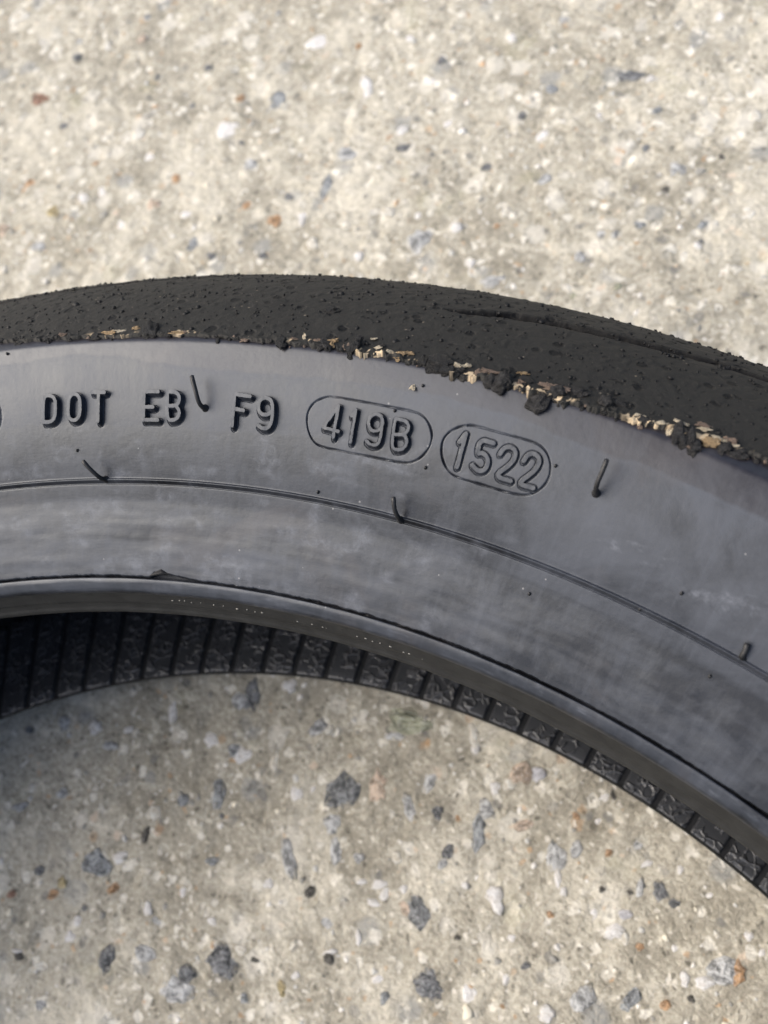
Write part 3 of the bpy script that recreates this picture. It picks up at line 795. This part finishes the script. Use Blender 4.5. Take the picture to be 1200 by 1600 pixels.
# ---- raised letters and digits
def make_letter(ch, w, H, strokes, seed):
    polys = [chaikin(to_arc(s), 2) if ch in 'DO9B52' else to_arc(s) for s in strokes]
    allp = np.array([p for s in polys for p in s])
    lo = allp.min(0) - w; hi = allp.max(0) + w
    st = .062
    x = np.arange(lo[0], hi[0], st); y = np.arange(lo[1], hi[1], st)
    X, Y = np.meshgrid(x, y, indexing='ij')
    d = np.full(X.shape, 1e9)
    for s in polys:
        d = np.minimum(d, seg_dist(X, Y, s)[0])
    rough = .018 if H > .9 else (.06 if H > .6 else .015)
    d = d + rough * vnoise(X / .55, Y / .55, seed) + rough * .5 * vnoise(X / .2, Y / .2, seed + 9)
    w = w * (1.12 if H > .9 else 1.10); hw = w / 2; bev = .045; H = H * (1.2 if H > .6 else .9)
    h = H * np.clip((hw + bev - d) / (2 * bev), 0, 1) + .015 * vnoise(X / .8, Y / .8, seed + 3) * (d < hw - bev)
    if H < .6:     # shallow stamped digits: a fine parting line runs round them
        h = h - .0
    keep = d < hw + bev + .12
    Z = side_z(Y) + h - .14 * sstep(hw + bev - .05, hw + bev + .1, d) + .10 * fbm(X / 22, Y / 16, 4, 3)
    phi = X / RR / DEG
    V = rz_to_xyz(phi, Y, Z)
    n, k = X.shape
    f = grid_faces(n, k, False, True)
    kf = keep.reshape(-1)[f].any(1)
    f = f[kf]
    used = np.unique(f); rem = np.full(n * k, -1); rem[used] = np.arange(len(used))
    col = np.zeros((len(used), 3)); col[:, 0] = .54 - .16 * sstep(-14, 2, phi.reshape(-1)[used]); col[:, 1] = .1  # letters darken to the right with the sidewall's painted shade
    uv = np.stack([X / 10, Y / 10], -1).reshape(-1, 2)[used]
    o = mesh_obj("digit" if ch.isdigit() else "letter", V.reshape(-1, 3)[used], rem[f], M_SIDE, sidewall, uv=uv, col=col)
    o.data.set_sharp_from_angle(angle=.75)
    o["label"] = "raised moulded %s %s" % ("digit" if ch.isdigit() else "letter", ch)


for i, (ch, w, H, strokes) in enumerate(LETTERS):
    make_letter(ch, w, H, strokes, 200 + 7 * i)


# ---- vent hairs and trimmed nubs
def tube(pts, rad, n=10):
    pts = np.array(pts); V = []; m = len(pts)
    for i in range(m):
        t = pts[min(i + 1, m - 1)] - pts[max(i - 1, 0)]; t = t / np.linalg.norm(t)
        a = np.cross(t, [.31, .2, .93]); a /= np.linalg.norm(a); b = np.cross(t, a)
        for j in range(n):
            q = 2 * math.pi * j / n
            V.append(pts[i] + rad[i] * (a * math.cos(q) + b * math.sin(q)))
    F = []
    for i in range(m - 1):
        for j in range(n):
            k = (j + 1) % n
            F.append((i * n + j, i * n + k, (i + 1) * n + k, (i + 1) * n + j))
    c = len(V); V.append(pts[-1] + (pts[-1] - pts[-2]) * .15)
    for j in range(n):
        F.append(((m - 1) * n + j, (m - 1) * n + (j + 1) % n, c, c))
    return np.array(V), F


def quads_tris(name, V, F, mat, parent):
    me = bpy.data.meshes.new(name)
    me.from_pydata([tuple(v * MM) for v in V], [], [tuple(dict.fromkeys(f)) for f in F])
    me.polygons.foreach_set("use_smooth", [True] * len(me.polygons)); me.materials.append(mat)
    return link(bpy.data.objects.new(name, me), parent)


def hair(p0, r0, p1, r1, h, rad):
    a = surf(p0, r0, -.2); tip = surf(p1, r1); tip[2] = a[2] + .2 + h
    up = np.array([-.45 * math.sin(p0 * DEG), -.45 * math.cos(p0 * DEG), 1.0]); up /= np.linalg.norm(up)
    c = a + up * h * .62
    ts = np.linspace(0, 1, 12)
    pts = [(1 - t) ** 2 * a + 2 * t * (1 - t) * c + t * t * tip + np.array([.06, .04, 0]) * math.sin(9 * t + p0) for t in ts]
    rd = [rad * (1.0 + 1.0 * math.exp(-t * 13) - .08 * t) for t in ts]
    rd[-2] *= 1.1
    V, F = tube(pts, rd)
    o = quads_tris("vent_hair", V, F, M_HAIR, sidewall)
    return o


for q in HAIRS:
    hair(*q, .44 if q[4] > 3 else .5)
# elsewhere round the tyre the same hairs repeat
for p in list(range(20, 320, 18)):
    hair(p, 248.2, p + rng.uniform(-.6, .6), 251 + rng.uniform(-1, 1.5), 5.0, .44)
for (p, r) in NUBS:
    a = surf(p, r)
    V, F = tube([a + [0, 0, -.2], a + [0, 0, .22], a + [.02, .02, .42]], [.34, .28, .2], 8)
    quads_tris("trimmed_vent", V, F, M_HAIR, sidewall)

# ------------------------------------------------------------------ bead
def bead_profile():
    return np.array([(218.6, 6.7), (217.9, 6.75), (217.5, 7.1), (217.42, 7.6), (217.28, 7.92), (217.0, 7.93), (216.5, 7.72), (215.9, 7.28),
                     (215.3, 6.75), (214.95, 6.3), (214.72, 5.7), (214.6, 5.3), (214.3, 4.5), (213.8, 3.4), (213.1, 1.9), (212.5, .7), (212.2, .0), (212.1, -.5), (212.3, -1.0), (213.0, -1.35), (214.2, -1.2)])


def make_bead():
    pr = bead_profile()
    # finer sampling
    t = np.linspace(0, len(pr) - 1, 90)
    r = np.interp(t, np.arange(len(pr)), pr[:, 0]); z = np.interp(t, np.arange(len(pr)), pr[:, 1])
    k = np.array([1, 4, 6, 4, 1]) / 16
    r[2:-2] = np.convolve(r, k, 'valid'); z[2:-2] = np.convolve(z, k, 'valid')
    ph = pgrid([(-46, 16, .12)], 1.5)
    P = np.repeat(ph[:, None], len(r), 1); R_ = np.repeat(r[None], len(ph), 0); Z = np.repeat(z[None], len(ph), 0)
    A = P * DEG * RR; S = np.repeat(np.arange(len(r))[None] * .28, len(ph), 0)
    Z = Z + .06 * fbm(A / 9, S / 3, 91, 3) * (S > 2); R_ = R_ + .05 * fbm(A / 14, S / 2, 92, 3)
    # faint step in the middle of the inner face
    R_ = R_ + .22 * sstep(2.6, 2.2, Z) * sstep(.4, 1.0, Z)
    top = sstep(5.4, 6.6, Z)
    bl = top * (.42 - .22 * sstep(-24, -2, P)) + .10 + .10 * fbm(A / 12, S / 1.6, 93, 3)
    col = np.stack([np.clip(bl, 0, 1), np.full_like(bl, .1), np.clip(top * sstep(.2, .6, fbm(A / 5, S / 2, 94, 3)) * .5, 0, 1)], -1)
    X = rz_to_xyz(P, R_, Z)
    uv = np.stack([A / 10, S / 10], -1)
    k = int(np.argmax(z < 5.75) if False else np.where(z > 5.6)[0][-1]) + 1
    hd = mesh_obj("bead", X[:, :k].reshape(-1, 3), grid_faces(len(ph), k, True, False), M_SIDE, tyre, uv=uv[:, :k].reshape(-1, 2), col=col[:, :k].reshape(-1, 3))
    q = X[:, k - 1:].shape[1]
    toe = mesh_obj("bead_toe", X[:, k - 1:].reshape(-1, 3), grid_faces(len(ph), q, True, False), M_BEAD, hd)
    toe["label"] = "matt dark inner face of the bead"
    return hd


bead = make_bead()
bead["label"] = "rounded inner edge of the tyre with a dark ledge"
# little torn flap beside the parting line, and pale mould dashes on the inner face
def flap(phi, pts, zlift):
    V = []
    for da, dr, dz in pts:
        p = phi + da / (RR * DEG)
        r = 217.6 + dr
        V.append(np.array([r * math.sin(p * DEG), r * math.cos(p * DEG), (side_z(max(r, 217.8)) if r > 217.7 else 8.0 - (217.7 - r) * .35) + ZO + dz + zlift]))
    return V


fv = flap(-26.4, [(-2.6, .25, -.05), (-.9, 1.0, .1), (.6, 1.55, .12), (2.0, 1.0, .1), (3.4, .85, -.05), (1.0, .8, .42), (-.6, .55, .3)], .02)
quads_tris("rubber_flap", fv, [(0, 1, 6), (1, 2, 5, 6), (2, 3, 5), (3, 4, 5), (4, 0, 6, 5)], M_CRG, bead)
V = []; F = []
a0 = -26.0
while a0 < -11.0:
    ln = rng.uniform(.2, .7)
    zc = 4.2 - 1.0 * (a0 + 26) / 15 + rng.uniform(-.25, .25)
    for s in (0,):
        i0 = len(V)
        for da, dz, dr in ((0, -.09, .3), (0, .09, .3), (ln, .09, .3), (ln, -.09, .3), (.05, -.06, -.12), (.05, .06, -.12), (ln - .05, .06, -.12), (ln - .05, -.06, -.12)):
            p = (a0 + da / (RR * DEG)) * DEG; z = zc + dz; r = np.interp(z, [0, .7, 1.9, 3.4, 4.6, 5.45], [212.2, 212.5, 213.1, 213.8, 214.3, 214.65]) + dr
            V.append(np.array([r * math.sin(p), r * math.cos(p), z + ZO]))
        for q in ((4, 5, 6, 7), (0, 1, 5, 4), (1, 2, 6, 5), (2, 3, 7, 6), (3, 0, 4, 7)):
            F.append(tuple(i0 + j for j in q))
    a0 += ln / (RR * DEG) + rng.uniform(.06, .75) * (1 if rng.random() < .8 else 2.5)
mk = quads_tris("mould_dashes", V, F, M_MARK, bead)
mk["kind"] = "stuff"

# ------------------------------------------------------------------ tread
_gp = np.array([g[0] for g in GROOVE]); _gs = np.array([g[1] for g in GROOVE]); _gw = np.array([g[2] for g in GROOVE])


def tread_psi0(phi):
    return np.degrees(np.arccos(np.clip((border_r(phi) - TC) / TR, -1, 1)))


def make_tread():
    ph = pgrid([(-48, -37, .1), (-37, 1, .055), (1, 16, .1)], 1.5)
    ts = np.concatenate([[0, .0001], np.linspace(.002, .1, 30), np.linspace(.1, .62, 170)[1:], np.linspace(.62, 1, 16)[1:]])
    p0 = tread_psi0(ph)
    PSI = p0[:, None] * (1 - ts[None])
    P = np.repeat(ph[:, None], len(ts), 1)
    A = P * DEG * 290; S = PSI * DEG * TR
    dl = np.zeros_like(PSI)
    gmask = np.zeros_like(PSI)
    near = np.exp(-(p0[:, None] - PSI) / 3.0)
    dl += .14 * fbm(A / 6, S / 4, 12, 3) + .07 * fbm(A / 1.6, S / 1.3, 13, 2)
    torn = .35 + .65 * sstep(-23, -17, P)
    edge = (p0[:, None] - PSI) * DEG * TR                      # mm in from the torn edge
    roll = np.exp(-(edge / 1.5) ** 2)
    dl += torn * roll * (1.0 * np.clip(fbm(A / 2.4, S / 1.6, 14, 3) + .15, -.1, 1) + .5 * np.clip(vnoise(A / .8, S / .9, 24), 0, 1) + .12) + near * .12
    # skin torn open to its paler inside, in fibres across the edge
    tanz = np.clip(sum(a_ * np.exp(-((P - c_) / w_) ** 2) for c_, w_, a_ in ((-28.6, 1.2, .8), (-25.2, .9, .7), (-19.6, 1.0, .7), (-16.2, 1.6, .95), (-12.2, 1.2, .9), (-9.6, 1.4, .8), (-5.9, .8, .8), (-3.6, 1.6, 1.0))), 0, 1)
    fib = fbm(A / .55, S / 1.4, 25, 3) + .55 * vnoise(A / 2.2, S / 1.2, 26)
    tan_ = sstep(.06, .40, fib + .34 * tanz - .12) * tanz * np.exp(-((edge - .9) / 1.0) ** 2)
    pits = sstep(.60, .85, vnoise(A / 1.7, S / 1.1, 16)); dl -= .09 * pits
    dl += .16 * sstep(.66, .9, vnoise(A / 1.9 + 40, S / 1.2, 17))
    # sweeping tread groove, repeated round the tyre
    for rep in range(-6, 6):
        off = rep * 30.0
        gp = np.concatenate([_gp, [3, 12]]) + off; gs = np.concatenate([_gs, [37.5, 28]]); gw = np.concatenate([_gw, [8, 2]])
        c = np.interp(P, gp, gs); w = np.interp(P, gp, gw / 9.0, left=0, right=0)
        d = (PSI - c) * DEG * TR + .12 * vnoise(A / 2.5, A * 0, 19)
        if rep != 0:
            w = w * .9
        hw = 1.9 * w + 1e-4
        cut = np.where(w > .02, sstep(1.12 * hw, .85 * hw, np.abs(d)) * np.minimum(1, w * 1.5), 0)
        dl = dl * (1 - cut) - 4.2 * cut; gmask = np.maximum(gmask, cut)
    dl[:, 0] = -2.0; dl[:, 1] = -1.2
    R_ = TC + (TR + dl) * np.cos(PSI * DEG); Z = ZM + (TR + dl) * np.sin(PSI * DEG)
    X = rz_to_xyz(P, R_, Z)
    # lower half mirrored and simple
    tl = np.linspace(0, 1, 26)[1:]
    psl = -62.0 * tl
    Pl = np.repeat(ph[:, None], len(tl), 1); PS = np.repeat(psl[None], len(ph), 0)
    dl2 = .15 * fbm(Pl, PS / 3, 22, 2)
    X2 = rz_to_xyz(Pl, TC + (TR + dl2) * np.cos(PS * DEG), ZM + (TR + dl2) * np.sin(PS * DEG))
    X = np.concatenate([X, X2], 1)
    gm = np.concatenate([gmask, np.zeros_like(PS)], 1).reshape(-1)
    tn = np.concatenate([tan_, np.zeros_like(PS)], 1).reshape(-1)
    col = np.stack([gm, tn, gm * 0], -1)
    return mesh_obj("tread", X.reshape(-1, 3), grid_faces(len(ph), X.shape[1], True, False), M_TREAD, tyre, col=col)


tread = make_tread()
tread["label"] = "matt black worn tread with torn ragged shoulder edge"


# lumps of rolled up rubber and torn skin along the shoulder
def lump(seed, sub, rough):
    bm = bmesh.new(); bmesh.ops.create_icosphere(bm, subdivisions=sub, radius=1.0)
    v = np.array([x.co[:] for x in bm.verts]); f = np.array([[q.index for q in x.verts] for x in bm.faces]); bm.free()
    n = 1 + rough * (vnoise(v[:, 0] * 1.6 + seed * 3, v[:, 1] * 1.6 + v[:, 2] * 2.1, seed) + .55 * vnoise(v[:, 0] * 3.7 + v[:, 2] * 2.3, v[:, 1] * 3.7 - v[:, 2] * 3, seed + 50))
    if sub > 2:
        n += rough * .4 * vnoise(v[:, 0] * 8 + v[:, 2] * 5, v[:, 1] * 8 - v[:, 2] * 7, seed + 90)
    return v * n[:, None], f


def tread_pt(phi, r, lift=0.0):
    p = phi * DEG
    if r < border_r(np.array(phi)):
        z = float(side_z(r))
    else:
        z = ZM + math.sqrt(max(1, TR ** 2 - (r - TC) ** 2))
    return np.array([r * math.sin(p), r * math.cos(p), z + ZO + lift])


big = [lump(300 + k, 3, .38) for k in range(8)]
sml = [lump(400 + k, 1, .45) for k in range(8)]
cache = {}


def crumb(pos, sx, sy, sz, ang, geo, gi, mat, name="rubber_crumb"):
    key = (id(geo), gi, mat.name)
    if key not in cache:
        o = mesh_obj(name, *geo[gi], mat, tread); cache[key] = o.data
    else:
        o = link(bpy.data.objects.new(name, cache[key]), tread)
    o.location = tuple(pos * MM); o.scale = (sx * MM, sy * MM, sz * MM)
    o.rotation_euler = (rng.uniform(-.35, .35), rng.uniform(-.35, .35), ang)
    return o


for i, (p, r, a, b, k) in enumerate(BLOBS):
    a /= 7.4; b /= 6.2
    crumb(tread_pt(p, r, b * .12), a * .98, b * .95, min(a, b) * .6, -p * DEG + .2, big, i % 8, M_CRK if k == 'k' else M_CRG)
fmat = dict(t=M_FLT, w=M_FLW, p=M_FLP, g=M_CRG)
flk = [lump(500 + k, 3, .75) for k in range(8)]
for i, (p, r, a, b, k) in enumerate(FLAKES):
    a /= 7.4; b /= 6.0
    crumb(tread_pt(p, r, .30), a * .8, b * .5, .24, -p * DEG + rng.uniform(-.3, .3) + .15, flk, i % 8, fmat[k], "torn_flake")
# smaller crumbs on the edge
for q in range(130):
    p = rng.uniform(-40, 4)
    r = float(border_r(np.array(p))) + rng.normal(.1, .45)
    s = abs(rng.normal(0, .18)) + .16
    crumb(tread_pt(p, r, .12), s * rng.uniform(.8, 1.7), s, s * .8, rng.uniform(0, 6), sml, int(rng.integers(8)),
          [M_CRK, M_CRK, M_CRG, M_CRG, M_FLP][int(rng.integers(5))])
# crumbs sprinkled on the tread, too many to pick apart
V = []; F = []; o_ = 0
for q in range(1700):
    p = rng.uniform(-46, 8); psi = 63 - 45 * rng.random() ** 1.3
    s = abs(rng.normal(0, .15)) + .12
    v, f = sml[int(rng.integers(8))]
    c = np.array([(TC + (TR + .05) * math.cos(psi * DEG)) * math.sin(p * DEG), (TC + (TR + .05) * math.cos(psi * DEG)) * math.cos(p * DEG), ZM + (TR + .05) * math.sin(psi * DEG) + ZO])
    V.append(c + v * s * np.array([rng.uniform(.7, 1.6), rng.uniform(.7, 1.3), .8])); F.append(f + o_); o_ += len(v)
tc_ = mesh_obj("tread_crumbs", np.concatenate(V) * MM, np.concatenate(F), M_SPECK, tread)
tc_["kind"] = "stuff"

# ------------------------------------------------------------------ inside of the tyre
def liner_profile():
    up = [(213.0, -1.3), (215.5, -1.6), (219, -.3), (224, 2.6), (229, 5.6), (236, 9.6), (244, 14.0), (251, 17.6)]
    c = [(TC + 69.5 * math.cos(a * DEG), ZM + 69.5 * math.sin(a * DEG)) for a in np.linspace(56, -56, 21)]
    lo = [(r, 2 * ZM - z) for r, z in up[::-1]]
    # lower side: straighter ramp down from the toe
    lo = [(251, -99.5), (244, -96.0), (236, -92.6), (229, -89.6), (224, -87.4), (219, -85.1), (215.5, -83.7), (212.6, -82.6)]
    return np.array(up + c + lo)


lp = liner_profile()
ph = np.arange(0, 360, 1.0)
P = np.repeat(ph[:, None], len(lp), 1)
liner = mesh_obj("inner_liner", rz_to_xyz(P, np.repeat(lp[None, :, 0], 360, 0), np.repeat(lp[None, :, 1], 360, 0)).reshape(-1, 3), grid_faces(360, len(lp), True, True), M_LINER, tyre)

NP = 140
pw = 360 / NP * .86


def liner_z(r):
    return np.interp(r, lp[::-1, 0][:8], lp[::-1, 1][:8])


rr = np.array([212.55, 212.75, 213.4, 216, 219, 224, 229, 236, 243, 247.5, 248])
hh = np.array([-.25, .35, .62, .62, .62, .62, .62, .62, .62, .55, -.2])
aa = np.array([-.5, -.47, -.42, -.2, 0, .2, .42, .47, .5]) * pw
ah = np.array([-.8, -.05, .0, 0, 0, 0, 0, -.05, -.8])
PA, PR = np.meshgrid(aa, rr, indexing='ij')
PZ = liner_z(PR) + hh[None] + ah[:, None]
pan = None
for i in range(NP):
    if pan is None:
        pan = mesh_obj("liner_panel", rz_to_xyz(PA, PR, PZ).reshape(-1, 3), grid_faces(len(aa), len(rr), False, True), M_PANEL, liner)
        o = pan
    else:
        o = link(bpy.data.objects.new("liner_panel", pan.data), liner)
    o.rotation_euler = (0, 0, -(-18.86 + (i + .5) * 360 / NP) * DEG)

# lower bead and lower sidewall, resting on the concrete
lowp = np.array([(212.6, -82.4), (212.1, -82.0), (211.9, -82.3), (212.0, -83.2), (213.0, -86.0), (214.7, -87.8), (216.5, -89.9), (218, -90.6), (224, -93.6), (232, -97.6), (235, -99.5), (240, -102.2),
                 (247, -106.2), (254, -108.9), (260, -110.4), (262, -110.2), (263.5, -109.4)])
ph = np.arange(0, 360, .75)
P = np.repeat(ph[:, None], len(lowp), 1)
low = mesh_obj("sidewall", rz_to_xyz(P, np.repeat(lowp[None, :, 0], len(ph), 0), np.repeat(lowp[None, :, 1], len(ph), 0)).reshape(-1, 3), grid_faces(len(ph), len(lowp), True, False), M_BEAD, tyre)
low["label"] = "underside sidewall resting on the concrete"
